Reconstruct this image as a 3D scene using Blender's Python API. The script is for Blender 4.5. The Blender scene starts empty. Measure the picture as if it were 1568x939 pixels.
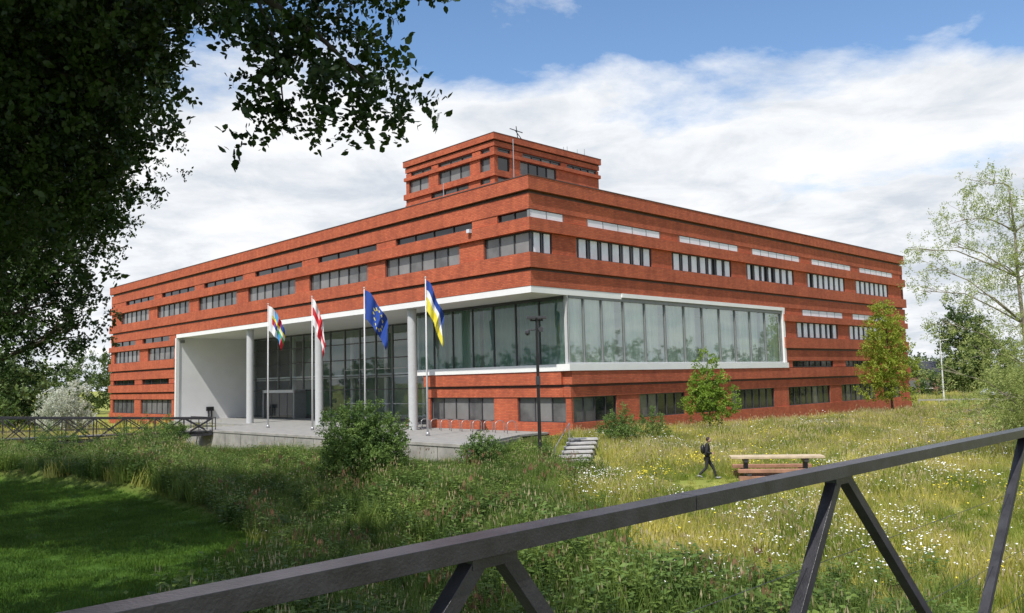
import bpy, bmesh, math, random
import numpy as np
from mathutils import Vector, Matrix
random.seed(7); rng=np.random.default_rng(7)
scene=bpy.context.scene
COL=bpy.context.collection
rad=math.radians
# ------------------------------------------------------------------ frame of the building
A=rad(45.8)
S=np.array([math.sin(A),math.cos(A)]); T=np.array([-math.cos(A),math.sin(A)])
P0=np.array([1.227,52.366])
def W(s,t): 
    q=P0+S*s+T*t; return float(q[0]),float(q[1])
# ------------------------------------------------------------------ materials
def newmat(name):
    m=bpy.data.materials.new(name); m.use_nodes=True
    nt=m.node_tree; b=nt.nodes["Principled BSDF"]; return m,nt,b
def N(nt,t,**kw):
    n=nt.nodes.new(t)
    for k,v in kw.items(): setattr(n,k,v)
    return n
def ramp(nt,fac,stops):
    r=N(nt,"ShaderNodeValToRGB"); nt.links.new(fac,r.inputs[0])
    e=r.color_ramp.elements
    while len(e)<len(stops): e.new(.5)
    for i,(p,c) in enumerate(stops):
        e[i].position=p; e[i].color=(*c,1) if len(c)==3 else c
    return r.outputs[0]
def noise(nt,vec,scale,detail=4,rough=.55,dist=0):
    n=N(nt,"ShaderNodeTexNoise"); n.inputs["Scale"].default_value=scale
    n.inputs["Detail"].default_value=detail; n.inputs["Roughness"].default_value=rough
    n.inputs["Distortion"].default_value=dist
    if vec is not None: nt.links.new(vec,n.inputs["Vector"])
    return n.outputs["Fac"]
def simple(name,col,rough=.6,metal=0,var=.15,scale=3,spec=.5,bump=0):
    m,nt,b=newmat(name)
    tc=N(nt,"ShaderNodeTexCoord"); f=noise(nt,tc.outputs["Object"],scale,5)
    c0=tuple(max(0,c*(1-var)) for c in col); c1=tuple(min(1,c*(1+var)) for c in col)
    nt.links.new(ramp(nt,f,[(.3,c0),(.7,c1)]),b.inputs["Base Color"])
    b.inputs["Roughness"].default_value=rough; b.inputs["Metallic"].default_value=metal
    b.inputs["Specular IOR Level"].default_value=spec
    if bump:
        bp=N(nt,"ShaderNodeBump"); bp.inputs["Strength"].default_value=bump; bp.inputs["Distance"].default_value=.01
        nt.links.new(noise(nt,tc.outputs["Object"],scale*12,4),bp.inputs["Height"]); nt.links.new(bp.outputs[0],b.inputs["Normal"])
    return m
def brickmat(name,c1,c2,mort):
    m,nt,b=newmat(name)
    tc=N(nt,"ShaderNodeTexCoord"); sp=N(nt,"ShaderNodeSeparateXYZ"); nt.links.new(tc.outputs["Object"],sp.inputs[0])
    ad=N(nt,"ShaderNodeMath",operation='ADD'); nt.links.new(sp.outputs[0],ad.inputs[0]); nt.links.new(sp.outputs[1],ad.inputs[1])
    cb=N(nt,"ShaderNodeCombineXYZ"); nt.links.new(ad.outputs[0],cb.inputs[0]); nt.links.new(sp.outputs[2],cb.inputs[1])
    br=N(nt,"ShaderNodeTexBrick"); nt.links.new(cb.outputs[0],br.inputs["Vector"])
    br.inputs["Color1"].default_value=(*c1,1); br.inputs["Color2"].default_value=(*c2,1); br.inputs["Mortar"].default_value=(*mort,1)
    br.inputs["Scale"].default_value=1; br.inputs["Brick Width"].default_value=.30; br.inputs["Row Height"].default_value=.11
    br.inputs["Mortar Size"].default_value=.014; br.inputs["Bias"].default_value=-.1
    f=noise(nt,cb.outputs[0],.5,7,.65)
    mx=N(nt,"ShaderNodeMix",data_type='RGBA',blend_type='MULTIPLY'); mx.inputs[0].default_value=1
    nt.links.new(br.outputs["Color"],mx.inputs[6]); nt.links.new(ramp(nt,f,[(.3,(.82,.82,.84)),(.7,(1.15,1.15,1.12))]),mx.inputs[7])
    mp=N(nt,"ShaderNodeMapping"); mp.inputs["Scale"].default_value=(1.8,.12,1); nt.links.new(cb.outputs[0],mp.inputs[0])
    f2=noise(nt,mp.outputs[0],1.0,5,.6)
    mx2=N(nt,"ShaderNodeMix",data_type='RGBA',blend_type='MULTIPLY'); mx2.inputs[0].default_value=1
    nt.links.new(mx.outputs[2],mx2.inputs[6]); nt.links.new(ramp(nt,f2,[(.35,(.85,.85,.87)),(.62,(1.05,1.05,1.05))]),mx2.inputs[7])
    nt.links.new(mx2.outputs[2],b.inputs["Base Color"])
    b.inputs["Roughness"].default_value=.85; b.inputs["Specular IOR Level"].default_value=.25
    bp=N(nt,"ShaderNodeBump"); bp.inputs["Strength"].default_value=.6; bp.inputs["Distance"].default_value=.015; bp.invert=True
    nt.links.new(br.outputs["Fac"],bp.inputs["Height"]); nt.links.new(bp.outputs[0],b.inputs["Normal"])
    return m
M={}
M['brick']=brickmat("red_brick",(.54,.128,.058),(.40,.084,.041),(.28,.11,.065))
M['farbrick']=simple("far_brick",(.20,.11,.08),.9)
M['white']=simple("white_panel",(.78,.78,.76),.5,var=.04,scale=.6)
M['offwhite']=simple("white_render",(.78,.78,.78),.7,var=.05,scale=.5)
M['conc']=simple("concrete",(.30,.29,.26),.85,var=.25,scale=1.2,bump=.3)
M['conc2']=simple("light_concrete",(.40,.39,.37),.85,var=.2,scale=2,bump=.3)
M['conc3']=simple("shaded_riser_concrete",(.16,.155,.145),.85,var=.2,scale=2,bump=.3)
M['deck']=simple("paving",(.27,.265,.25),.8,var=.15,scale=1.5,bump=.2)
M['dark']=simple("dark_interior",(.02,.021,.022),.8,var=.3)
M['frame']=simple("dark_window_frame",(.045,.045,.05),.45,var=.1)
M['gframe']=simple("grey_window_frame",(.19,.20,.20),.4,var=.1)
M['lframe']=simple("light_window_frame",(.48,.49,.49),.4,var=.05)
M['strip']=simple("silver_strip",(.66,.69,.74),.35,var=.12,scale=.4)
M['coping_groove']=simple("coping_and_groove_shade",(.10,.05,.04),.5,var=.2)  # metal coping; its dark tone also paints shade into the band grooves
M['black']=simple("black_paint",(.015,.015,.017),.4)
M['steel']=simple("galvanised_steel",(.42,.42,.43),.4,.6,var=.1)
M['pole']=simple("pole_white",(.62,.62,.62),.35,var=.05)
def pane(name,col,r=.06,var=.35):
    m,nt,b=newmat(name); tc=N(nt,"ShaderNodeTexCoord")
    f=noise(nt,tc.outputs["Object"],.9,3)
    nt.links.new(ramp(nt,f,[(.3,tuple(c*(1-var) for c in col)),(.7,tuple(c*(1+var) for c in col))]),b.inputs["Base Color"])
    b.inputs["Roughness"].default_value=r; b.inputs["IOR"].default_value=1.6
    return m
M['p_dark']=pane("pane_dark",(.02,.024,.026)); M['p_mid']=pane("pane_mid",(.11,.11,.11)); M['p_light']=pane("pane_blind",(.19,.188,.185),.12,.15)
M['p_white']=pane("pane_white_blind",(.66,.70,.76),.12,.15)
def glass(name,tint,base=.08,veil=0,vcol=(.5,.5,.5)):
    m,nt,b=newmat(name); nt.nodes.remove(b); o=nt.nodes["Material Output"]
    tr=N(nt,"ShaderNodeBsdfTransparent"); tr.inputs[0].default_value=(*tint,1)
    gl=N(nt,"ShaderNodeBsdfGlossy"); gl.inputs["Roughness"].default_value=.02; gl.inputs[0].default_value=(.9,.95,.95,1)
    fr=N(nt,"ShaderNodeFresnel"); fr.inputs[0].default_value=1.5
    ad=N(nt,"ShaderNodeMath",operation='ADD',use_clamp=True); ad.inputs[1].default_value=base; nt.links.new(fr.outputs[0],ad.inputs[0])
    tc=N(nt,"ShaderNodeTexCoord"); bp=N(nt,"ShaderNodeBump"); bp.inputs["Strength"].default_value=.05; bp.inputs["Distance"].default_value=.05
    nt.links.new(noise(nt,tc.outputs["Object"],.7,2),bp.inputs["Height"]); nt.links.new(bp.outputs[0],gl.inputs["Normal"])
    src=tr.outputs[0]
    if veil:   # diffuse colour mixed in to brighten dark panes, standing for lit curtains
        df=N(nt,"ShaderNodeBsdfDiffuse"); df.inputs[0].default_value=(*vcol,1)
        mp=N(nt,"ShaderNodeMapping"); mp.inputs["Scale"].default_value=(2.2,2.2,.12); nt.links.new(tc.outputs["Object"],mp.inputs[0])
        fv=N(nt,"ShaderNodeMath",operation='MULTIPLY'); fv.inputs[1].default_value=veil*2; nt.links.new(noise(nt,mp.outputs[0],1.2,4,.6),fv.inputs[0])
        m0=N(nt,"ShaderNodeMixShader"); nt.links.new(fv.outputs[0],m0.inputs[0]); nt.links.new(tr.outputs[0],m0.inputs[1]); nt.links.new(df.outputs[0],m0.inputs[2]); src=m0.outputs[0]
    mx=N(nt,"ShaderNodeMixShader"); nt.links.new(ad.outputs[0],mx.inputs[0]); nt.links.new(src,mx.inputs[1]); nt.links.new(gl.outputs[0],mx.inputs[2])
    nt.links.new(mx.outputs[0],o.inputs[0]); return m
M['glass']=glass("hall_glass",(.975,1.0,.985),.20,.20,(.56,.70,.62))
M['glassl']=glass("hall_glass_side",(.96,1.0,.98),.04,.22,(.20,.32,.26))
M['glass2']=glass("entrance_glass",(.90,.95,.94),.05,.08,(.30,.33,.34))
def curt(name,col):
    m=simple(name,col,.9,var=.12,scale=.4); nt=m.node_tree; b=nt.nodes["Principled BSDF"]; o=nt.nodes["Material Output"]
    tl=N(nt,"ShaderNodeBsdfTranslucent"); tl.inputs[0].default_value=(*col,1); mx=N(nt,"ShaderNodeMixShader"); mx.inputs[0].default_value=.15
    nt.links.new(b.outputs[0],mx.inputs[1]); nt.links.new(tl.outputs[0],mx.inputs[2]); nt.links.new(mx.outputs[0],o.inputs[0]); return m
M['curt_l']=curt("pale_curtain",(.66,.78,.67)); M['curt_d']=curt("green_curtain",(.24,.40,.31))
def leafmat(name,dark,light,trans=.35,scale=.8,rough=.5,lo_=.3,hi_=.7):
    m,nt,b=newmat(name); o=nt.nodes["Material Output"]
    ge=N(nt,"ShaderNodeNewGeometry"); oi=N(nt,"ShaderNodeObjectInfo")
    f=noise(nt,ge.outputs["Position"],scale,3)
    ad=N(nt,"ShaderNodeMath",operation='MULTIPLY_ADD'); nt.links.new(oi.outputs["Random"],ad.inputs[0]); ad.inputs[1].default_value=.35
    nt.links.new(f,ad.inputs[2]); ad2=N(nt,"ShaderNodeMath",operation='SUBTRACT'); nt.links.new(ad.outputs[0],ad2.inputs[0]); ad2.inputs[1].default_value=.17
    c=ramp(nt,ad2.outputs[0],[(lo_,dark),(hi_,light)])
    nt.links.new(c,b.inputs["Base Color"]); b.inputs["Roughness"].default_value=rough; b.inputs["Specular IOR Level"].default_value=.3
    tl=N(nt,"ShaderNodeBsdfTranslucent"); nt.links.new(c,tl.inputs[0])
    mx=N(nt,"ShaderNodeMixShader"); mx.inputs[0].default_value=trans
    nt.links.new(b.outputs[0],mx.inputs[1]); nt.links.new(tl.outputs[0],mx.inputs[2]); nt.links.new(mx.outputs[0],o.inputs[0]); return m
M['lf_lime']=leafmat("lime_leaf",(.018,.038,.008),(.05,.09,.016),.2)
M['lf_shrub']=leafmat("shrub_leaf",(.06,.12,.025),(.17,.26,.06),.3)
M['lf_young']=leafmat("young_leaf",(.14,.24,.03),(.26,.38,.05),.4)
M['lf_gold']=leafmat("golden_leaf",(.22,.29,.03),(.40,.46,.07),.45)
M['lf_pale']=leafmat("willow_leaf",(.26,.32,.09),(.46,.52,.19),.45)
M['lf_far']=leafmat("far_leaf",(.045,.085,.02),(.13,.18,.05),.2,.25)
M['lf_white']=leafmat("blossom",(.40,.44,.32),(.75,.76,.66),.3,1.5)
M['bark']=simple("bark",(.07,.055,.04),.9,var=.4,scale=4,bump=.6)
M['bark_p']=simple("bark_grey",(.26,.23,.18),.9,var=.3,scale=4,bump=.5)
M['grass']=leafmat("grass_blade",(.17,.25,.03),(.68,.60,.17),.45,.2,.6,.3,.74)
M['weed']=leafmat("weed_blade",(.05,.10,.018),(.22,.30,.06),.35,.4,.6,.3,.75)
M['lawn']=leafmat("lawn_blade",(.045,.10,.012),(.10,.19,.02),.3,.4,.6)
M['straw']=leafmat("seed_head",(.34,.27,.14),(.58,.48,.30),.3,.6,.7)
M['sorrel']=leafmat("sorrel_spike",(.15,.08,.045),(.28,.15,.09),.2,.6,.7)
M['daisy']=simple("daisy_petals",(.8,.8,.76),.7,var=.05)
M['yellow']=simple("yellow_petals",(.8,.65,.04),.7,var=.1)
# ------------------------------------------------------------------ mesh helpers
class MB:
    def __init__(s): s.v=[];s.f=[];s.m=[];s.mats=[]
    def mi(s,k):
        if k not in s.mats: s.mats.append(k)
        return s.mats.index(k)
    def box(s,x0,x1,y0,y1,z0,z1,k):
        if x1<x0:x0,x1=x1,x0
        if y1<y0:y0,y1=y1,y0
        i=len(s.v); s.v+=[(x0,y0,z0),(x1,y0,z0),(x1,y1,z0),(x0,y1,z0),(x0,y0,z1),(x1,y0,z1),(x1,y1,z1),(x0,y1,z1)]
        s.f+=[(i,i+3,i+2,i+1),(i+4,i+5,i+6,i+7),(i,i+1,i+5,i+4),(i+1,i+2,i+6,i+5),(i+2,i+3,i+7,i+6),(i+3,i,i+4,i+7)]
        s.m+=[s.mi(k)]*6
    def prism(s,pts,z0,z1,k):
        i=len(s.v); n=len(pts); s.v+=[(x,y,z0) for x,y in pts]+[(x,y,z1) for x,y in pts]
        s.f+=[tuple(range(i,i+n))[::-1],tuple(range(i+n,i+2*n))]+[(i+j,i+(j+1)%n,i+n+(j+1)%n,i+n+j) for j in range(n)]; s.m+=[s.mi(k)]*(n+2)
    def tube(s,pts,rs,k,n=8,cap=True):
        pts=[Vector(p) for p in pts]; 
        if not hasattr(rs,'__len__'): rs=[rs]*len(pts)
        i0=len(s.v); 
        for j,p in enumerate(pts):
            d=(pts[min(j+1,len(pts)-1)]-pts[max(j-1,0)]).normalized()
            a=d.orthogonal().normalized() if abs(d.z)>.95 else d.cross(Vector((0,0,1))).normalized()
            if j and a.dot(pa)<0: a=-a
            pa=a
            b=d.cross(a)
            for q in range(n):
                an=2*math.pi*q/n; s.v.append(tuple(p+(a*math.cos(an)+b*math.sin(an))*rs[j]))
        for j in range(len(pts)-1):
            for q in range(n):
                a0=i0+j*n+q;a1=i0+j*n+(q+1)%n; s.f.append((a0,a1,a1+n,a0+n)); s.m.append(s.mi(k))
        if cap:
            s.f.append(tuple(i0+q for q in range(n))[::-1]); s.m.append(s.mi(k))
            s.f.append(tuple(i0+(len(pts)-1)*n+q for q in range(n))); s.m.append(s.mi(k))
    def bar(s,p,q,w,h,k,up=Vector((0,0,1))):
        p=Vector(p);q=Vector(q);d=(q-p).normalized();a=d.cross(up).normalized()*(w/2);b=a.cross(d).normalized()*(h/2)
        i=len(s.v)
        for c in (p,q):
            s.v+=[tuple(c-a-b),tuple(c+a-b),tuple(c+a+b),tuple(c-a+b)]
        s.f+=[(i,i+1,i+2,i+3),(i+7,i+6,i+5,i+4)]+[(i+j,i+4+j,i+4+(j+1)%4,i+(j+1)%4) for j in range(4)]
        s.m+=[s.mi(k)]*6
    def poly(s,vs,k):
        i=len(s.v); s.v+=[tuple(v) for v in vs]; s.f.append(tuple(range(i,i+len(vs)))); s.m.append(s.mi(k))
    def obj(s,name,parent=None,loc=(0,0,0),rot=(0,0,0),smooth=False,bevel=0):
        me=bpy.data.meshes.new(name); me.from_pydata(s.v,[],s.f)
        for k in s.mats: me.materials.append(M[k])
        me.polygons.foreach_set("material_index",s.m)
        if smooth: me.polygons.foreach_set("use_smooth",[True]*len(s.f))
        me.validate(); me.update()
        o=bpy.data.objects.new(name,me); COL.objects.link(o); o.location=loc; o.rotation_euler=rot
        if parent: o.parent=parent
        if bevel:
            b=o.modifiers.new("bevel","BEVEL"); b.width=bevel; b.segments=2; b.limit_method='ANGLE'
        return o
def empty(name,loc=(0,0,0),rot=(0,0,0)):
    e=bpy.data.objects.new(name,None); COL.objects.link(e); e.location=loc; e.rotation_euler=rot; e.empty_display_size=.5; return e
def npmesh(name,verts,k,faces_per,mat):
    n=len(verts)//k; me=bpy.data.meshes.new(name)
    me.vertices.add(len(verts)); me.vertices.foreach_set("co",np.asarray(verts,dtype=np.float32).ravel())
    me.loops.add(n*k); me.loops.foreach_set("vertex_index",np.arange(n*k,dtype=np.int32))
    me.polygons.add(n); me.polygons.foreach_set("loop_start",np.arange(n,dtype=np.int32)*k)
    me.polygons.foreach_set("loop_total",np.full(n,k,dtype=np.int32))
    me.update(calc_edges=True)
    if mat: me.materials.append(mat)
    return me
def sm(a,b,x): 
    t=np.clip((x-a)/(b-a),0,1); return t*t*(3-2*t)
# ------------------------------------------------------------------ terrain
Ly=[0,15,20,26.7,34,42,51,60,75]; Lx=[-9.5,-9.0,-7.4,-7.4,-12,-18.5,-31,-45,-70]
def lawn_w(x,y): return sm(.3,-.5,x-np.interp(y,Ly,Lx))*sm(70,60,y)
def st(x,y): return (x-P0[0])*S[0]+(y-P0[1])*S[1],(x-P0[0])*T[0]+(y-P0[1])*T[1]
def H(x,y):
    x=np.asarray(x,float); y=np.asarray(y,float)
    h=-1.9+.85*sm(22,38,y)
    h=h-.5*np.exp(-((x+9)/6)**2-((y-36)/9)**2)
    s,t=st(x,y)
    hd=-1.0-.85*sm(-2,30,t); wd=sm(-13,-8,s)*sm(-4,1,t)*sm(60,45,t); h=h*(1-wd)+hd*wd
    hb=-.12-.019*np.clip(s,0,66)
    w=(1-sm(0,14,-t))*sm(-4.5,2,s)
    h=h*(1-w)+hb*w
    lw=lawn_w(x,y); h=h*(1-lw)+(-1.65)*lw
    h=h+.06*np.sin(x*.7+1)*np.sin(y*.55)+.03*np.sin(x*1.9)*np.cos(y*1.7)
    far=sm(90,160,np.hypot(x,y)); h=h*(1-far)+(-1.3)*far
    return h
def Hf(x,y): return float(H(x,y))
ax=np.concatenate([[-4000,-2000,-1000,-500,-300,-200,-140],np.arange(-100,-50,4),np.arange(-50,60,.8),np.arange(60,110,4),[120,150,200,300,500,1000,2000,4000]])
ay=np.concatenate([[-4000,-1500,-600,-200,-80,-40,-20,-10],np.arange(0,95,.8),np.arange(96,140,5),[150,200,300,500,1000,2000,4000]])
gx,gy=np.meshgrid(ax,ay); gz=H(gx,gy)
vv=np.stack([gx,gy,gz],-1).reshape(-1,3); nx=len(ax);ny=len(ay)
ii=(np.arange(ny-1)[:,None]*nx+np.arange(nx-1)[None]).ravel()
me=bpy.data.meshes.new("ground"); me.from_pydata(vv.tolist(),[],np.stack([ii,ii+1,ii+1+nx,ii+nx],-1).tolist())
at=me.attributes.new("lawn",'FLOAT','POINT'); at.data.foreach_set("value",lawn_w(vv[:,0],vv[:,1]).astype(np.float32))
def weed_w(x,y):
    a=sm(4.0,1.5,x-.5*np.sin(y*.5))*sm(12,15,y)*(1-lawn_w(x,y)); b=sm(24,19,y)*sm(12,8,x)*(1-lawn_w(x,y))
    return np.maximum(a,b)*sm(80,60,y)
at=me.attributes.new("weed",'FLOAT','POINT'); at.data.foreach_set("value",weed_w(vv[:,0],vv[:,1]).astype(np.float32))
me.polygons.foreach_set("use_smooth",[True]*len(me.polygons))
ground=bpy.data.objects.new("ground",me); COL.objects.link(ground)
m,nt,b=newmat("ground_grass"); ge=N(nt,"ShaderNodeNewGeometry")
def attr(nt,n):
    a=N(nt,"ShaderNodeAttribute"); a.attribute_name=n; return a.outputs["Fac"]
f1=noise(nt,ge.outputs["Position"],.25,6,.65); f2=noise(nt,ge.outputs["Position"],6,5,.7)
c_m=ramp(nt,f1,[(.3,(.17,.21,.035)),(.5,(.27,.29,.07)),(.72,(.38,.35,.12))])
c_w=ramp(nt,f1,[(.3,(.03,.045,.01)),(.7,(.08,.09,.03))])
c_l=ramp(nt,f2,[(.3,(.035,.08,.01)),(.7,(.07,.14,.018))])
mx=N(nt,"ShaderNodeMix",data_type='RGBA'); nt.links.new(attr(nt,"weed"),mx.inputs[0]); nt.links.new(c_m,mx.inputs[6]); nt.links.new(c_w,mx.inputs[7])
mx2=N(nt,"ShaderNodeMix",data_type='RGBA'); nt.links.new(attr(nt,"lawn"),mx2.inputs[0]); nt.links.new(mx.outputs[2],mx2.inputs[6]); nt.links.new(c_l,mx2.inputs[7])
nt.links.new(mx2.outputs[2],b.inputs["Base Color"]); b.inputs["Roughness"].default_value=.9; b.inputs["Specular IOR Level"].default_value=.1
bp=N(nt,"ShaderNodeBump"); bp.inputs["Distance"].default_value=.08; nt.links.new(f2,bp.inputs["Height"]); nt.links.new(bp.outputs[0],b.inputs["Normal"])
me.materials.append(m)
# ------------------------------------------------------------------ the building
B=empty("brick_office_building",(P0[0],P0[1],0),(0,0,math.pi/2-A))
LS,LT=60.6,75.5
br=MB(); win=MB(); wh=MB()
def slab(z0,z1,p,x0=0,x1=LS,y0=0,y1=LT): br.box(x0-p,x1+p,y0-p,y1+p,z0,z1,'brick')
for z0,z1,p in [(15.62,16.52,.20),(14.40,15.42,.02),(13.0,13.82,.20),(10.62,11.58,.20),(9.44,10.42,.04)]: slab(z0,z1,p)
for z0,z1 in [(15.42,15.62),(10.42,10.62)]: br.box(.14,LS-.14,.14,LT-.14,z0,z1,'coping_groove')  # dark recessed strips: shadow gap between brick bands put into the colour
br.box(-.23,LS+.23,-.23,LT+.23,16.52,16.58,'coping_groove')
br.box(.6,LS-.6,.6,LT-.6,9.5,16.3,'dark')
def bx(mb,side,a0,a1,d0,d1,z0,z1,k,off=0):
    if side=='R': mb.box(a0,a1,off+d0,off+d1,z0,z1,k)
    else: mb.box(off+d0,off+d1,a0,a1,z0,z1,k)
def row(side,z0,z1,wins,a0,a1,kind,off=0,corner=False,dep=.5):
    cur=a0
    for w0,w1 in wins:
        if w0>cur+.02: bx(br,side,cur,w0,.02,dep,z0,z1,'brick',off)
        cur=w1
        if kind=='strip':
            if side=='R':
                bx(win,side,w0,w1,.03,.2,z0+.03,z1-.04,'strip',off)
                n=max(2,int((w1-w0)/1.4)); 
                for i in range(n+1):
                    c=w0+(w1-w0)*i/n; bx(win,side,c-.025,c+.025,.01,.21,z0+.03,z1-.04,'gframe',off)
            else:
                bx(win,side,w0,w1,.24,.3,z0,z1,'p_dark',off)
                n=max(2,int((w1-w0)/2.2))
                for i in range(n+1):
                    c=w0+(w1-w0)*i/n; bx(win,side,c-.03,c+.03,.15,.26,z0,z1,'frame',off)
            continue
        fd=.08 if side=='R' else .16
        bx(win,side,w0,w1,fd,fd+.2,z0,z0+.07,'frame',off); bx(win,side,w0,w1,fd,fd+.2,z1-.07,z1,'frame',off)
        if kind=='slat':
            n=max(1,round((w1-w0)/1.2)); st_=(w1-w0)/n
            for i in range(n):
                c=w0+i*st_; bx(win,side,c,c+st_,fd+.12,fd+.16,z0+.07,z1-.07,'p_dark',off)
                q=.88 if random.random()<.8 else random.uniform(.55,.75)
                bx(win,side,c+st_*.30,c+st_*q,fd+.04,fd+.11,z0+.08,z1-.08,'p_white',off)
                bx(win,side,c-.04,c+.04,fd,fd+.15,z0+.07,z1-.07,'frame',off)
            bx(win,side,w1-.06,w1,fd,fd+.15,z0+.07,z1-.07,'frame',off)
        else:
            n=max(1,round((w1-w0)/ (1.45 if kind=='quad' else 1.1))); st_=(w1-w0)/n
            for i in range(n):
                c=w0+i*st_
                k=random.choice(['p_mid','p_light','p_light','p_mid']) if kind=='quad' else random.choice(['p_dark','p_dark','p_mid'])
                bx(win,side,c,c+st_,fd+.08,fd+.12,z0+.07,z1-.07,k,off)
                bx(win,side,c-.035,c+.035,fd,fd+.13,z0+.07,z1-.07,'frame',off)
            bx(win,side,w1-.06,w1,fd,fd+.13,z0+.07,z1-.07,'frame',off)
    if cur<a1-.02: bx(br,side,cur,a1,.02,dep,z0,z1,'brick',off)
Rst=[(.06,3.2),(5.7,14.0),(16.6,25.1),(27.5,36.0),(38.5,47.0),(49.2,57.7)]
Rwi=[(.2,2.1),(4.5,12.9),(15.5,24.0),(26.4,34.8),(37.4,45.5),(48.1,56.4)]
Lst=[(.06,3.0),(5.5,14.3),(16.8,25.5),(28.1,36.8),(39.3,48.1),(50.4,59.3),(61.7,70.6)]
Lwi=[(.2,4.4),(6.9,15.7),(18.1,26.9),(29.3,38.2),(40.6,49.4),(51.8,60.6),(63.1,72.1)]
row('R',13.82,14.40,Rst,.6,LS,'strip'); row('L',13.82,14.40,Lst,.6,LT,'strip')
row('R',11.58,13.0,Rwi,.6,LS,'slat');  row('L',11.58,13.0,Lwi,.6,LT,'quad')
br.box(LS-.6,LS-.02,.02,LT,11.58,13.0,'brick'); br.box(LS-.6,LS-.02,.02,LT,13.82,14.4,'brick')
X1=32.25
def band(z0,z1,p,side,a0,a1,off=0,d=.6):
    if side=='R': br.box(a0,a1+p,off-p,off+d,z0,z1,'brick')
    else: br.box(off-p,off+d,a0,a1+p,z0,z1,'brick')
low=[(8.22,8.84,.20),(5.80,6.76,.20),(4.66,5.60,.04)]
for z0,z1,p in low:
    band(z0,z1,p,'R',X1,LS); band(z0,z1,p,'L',55.2,LT)
    br.box(LS-.6,LS+p-.003,.1,LT,z0,z1,'brick')
for sd,a0,a1 in (('R',X1,LS),('L',55.2,LT)):
    bx(br,sd,a0,a1,.14,.6,5.60,5.80,'coping_groove')
row('R',8.84,9.44,[(36.1,44.5),(46.9,55.4)],X1,LS,'strip'); row('L',8.84,9.44,[(57,65),(67.3,74.6)],55.2,LT,'strip')
row('R',6.76,8.22,[(34.8,43.3),(45.9,54.2)],X1,LS,'slat'); row('L',6.76,8.22,[(55.6,63.3),(65.9,74.3)],55.2,LT,'quad')
row('R',4.06,4.66,[(33.7,41.9),(44.6,53.0)],X1,LS,'dark'); row('L',4.06,4.66,[(57,65),(67.3,74.6)],55.2,LT,'strip')
for z0,z1,p in [(3.14,4.02,.20),(2.3,2.96,.04),(-3.0,.62,.1)]:
    band(z0,z1,p,'R',3.42,LS); band(z0,z1,p,'L',55.2,LT); band(z0,z1,p,'L',.6,15.0,off=3.42)
bx(br,'R',3.5,LS,.14,.6,2.96,3.14,'coping_groove'); bx(br,'L',55.2,LT,.14,.6,2.96,3.14,'coping_groove'); bx(br,'L',.2,14.9,.14,.6,2.96,3.14,'coping_groove',3.42)
row('R',.62,2.3,[(3.7,8.2),(10.8,16.4),(17.9,21.0),(23.1,30.1),(32.7,40.9),(43.4,51.5),(53.5,58)],3.5,LS,'dark')
row('L',.62,2.3,[(56.2,65.3),(67.3,74.7)],55.2,LT,'quad')
row('L',.62,2.3,[(.25,5.0),(7.4,14.7)],.62,15.0,'quad',off=3.42)
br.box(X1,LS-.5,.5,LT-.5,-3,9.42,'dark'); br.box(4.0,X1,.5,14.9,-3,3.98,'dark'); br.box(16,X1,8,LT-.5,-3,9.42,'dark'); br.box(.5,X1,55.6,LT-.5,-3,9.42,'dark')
br.box(4.0,16,14.4,15.0,-3,4.0,'brick')
br.obj("brick_walls",B); win.obj("windows",B)
# white frame, soffit, hall
wh.box(-.02,9.1,-.02,55.0,9.02,9.43,'white')
wh.box(9.1,32.5,-.10,.7,9.14,9.43,'white'); wh.box(9.1,32,.7,16,9.14,9.43,'offwhite')
wh.box(3.6,32.1,.02,.35,8.86,9.02,'gframe')
wh.box(9.1,32.1,.05,.5,9.02,9.14,'gframe')
wh.box(32.1,32.45,-.10,.45,4.5,9.14,'white')
wh.box(3.15,32.45,-.26,16.3,4.03,4.48,'white')
wh.box(.3,9.3,55.003,55.5,-.2,9.02,'offwhite')
wh.box(-.06,.3,54.9,55.2,-.2,9.02,'white')
wh.box(3.4,15,16.0,16.3,4.48,9.02,'offwhite')
for t in (39.1,26.5,13.3): wh.tube([(.7,t,-.05),(.7,t,9.02)],.34,'lframe',24)
wh.obj("white_frame_and_soffit",B)
# outward-facing single panes
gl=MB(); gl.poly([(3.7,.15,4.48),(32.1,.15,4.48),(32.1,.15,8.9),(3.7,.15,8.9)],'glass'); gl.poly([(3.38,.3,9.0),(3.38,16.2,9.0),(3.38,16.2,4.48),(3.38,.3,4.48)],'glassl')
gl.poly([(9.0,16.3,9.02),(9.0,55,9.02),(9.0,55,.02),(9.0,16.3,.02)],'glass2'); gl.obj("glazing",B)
fr=MB()
for s in [3.42,5.1,7.0,9.4,11.9,14.4,16.9,19.4,21.9,24.3,26.7,29.2,31.95]: fr.box(s-.05,s+.05,.05,.2,4.48,8.9,'gframe')
fr.box(3.35,3.55,.05,.3,4.48,9.02,'lframe')
for t in np.arange(2.6,16.4,2.28): fr.box(3.32,3.45,t-.05,t+.05,4.48,9.0,'frame')
fr.box(3.3,3.42,.3,16.2,8.8,9.0,'frame'); fr.box(3.3,32,.04,.2,4.49,4.58,'lframe')
for t in np.arange(16.4,55,2.7): fr.box(8.9,9.1,t-.05,t+.05,0,9.0,'gframe')
for z in (.1,2.95,4.25,5.9,7.5,8.9): fr.box(8.92,9.08,16.3,55,z-.045,z+.045,'frame')
for t in np.arange(17.9,35,2.7):
    for z in (1.6,4.9): fr.box(8.93,9.07,t-1.1,t+1.1,z-.03,z+.03,'lframe')
fr.box(7.6,9.0,42.9,43.15,0,3.0,'gframe'); fr.box(7.6,9.0,49.6,49.85,0,3.0,'gframe'); fr.box(7.6,9.0,42.9,49.85,2.75,3.05,'lframe')
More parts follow.
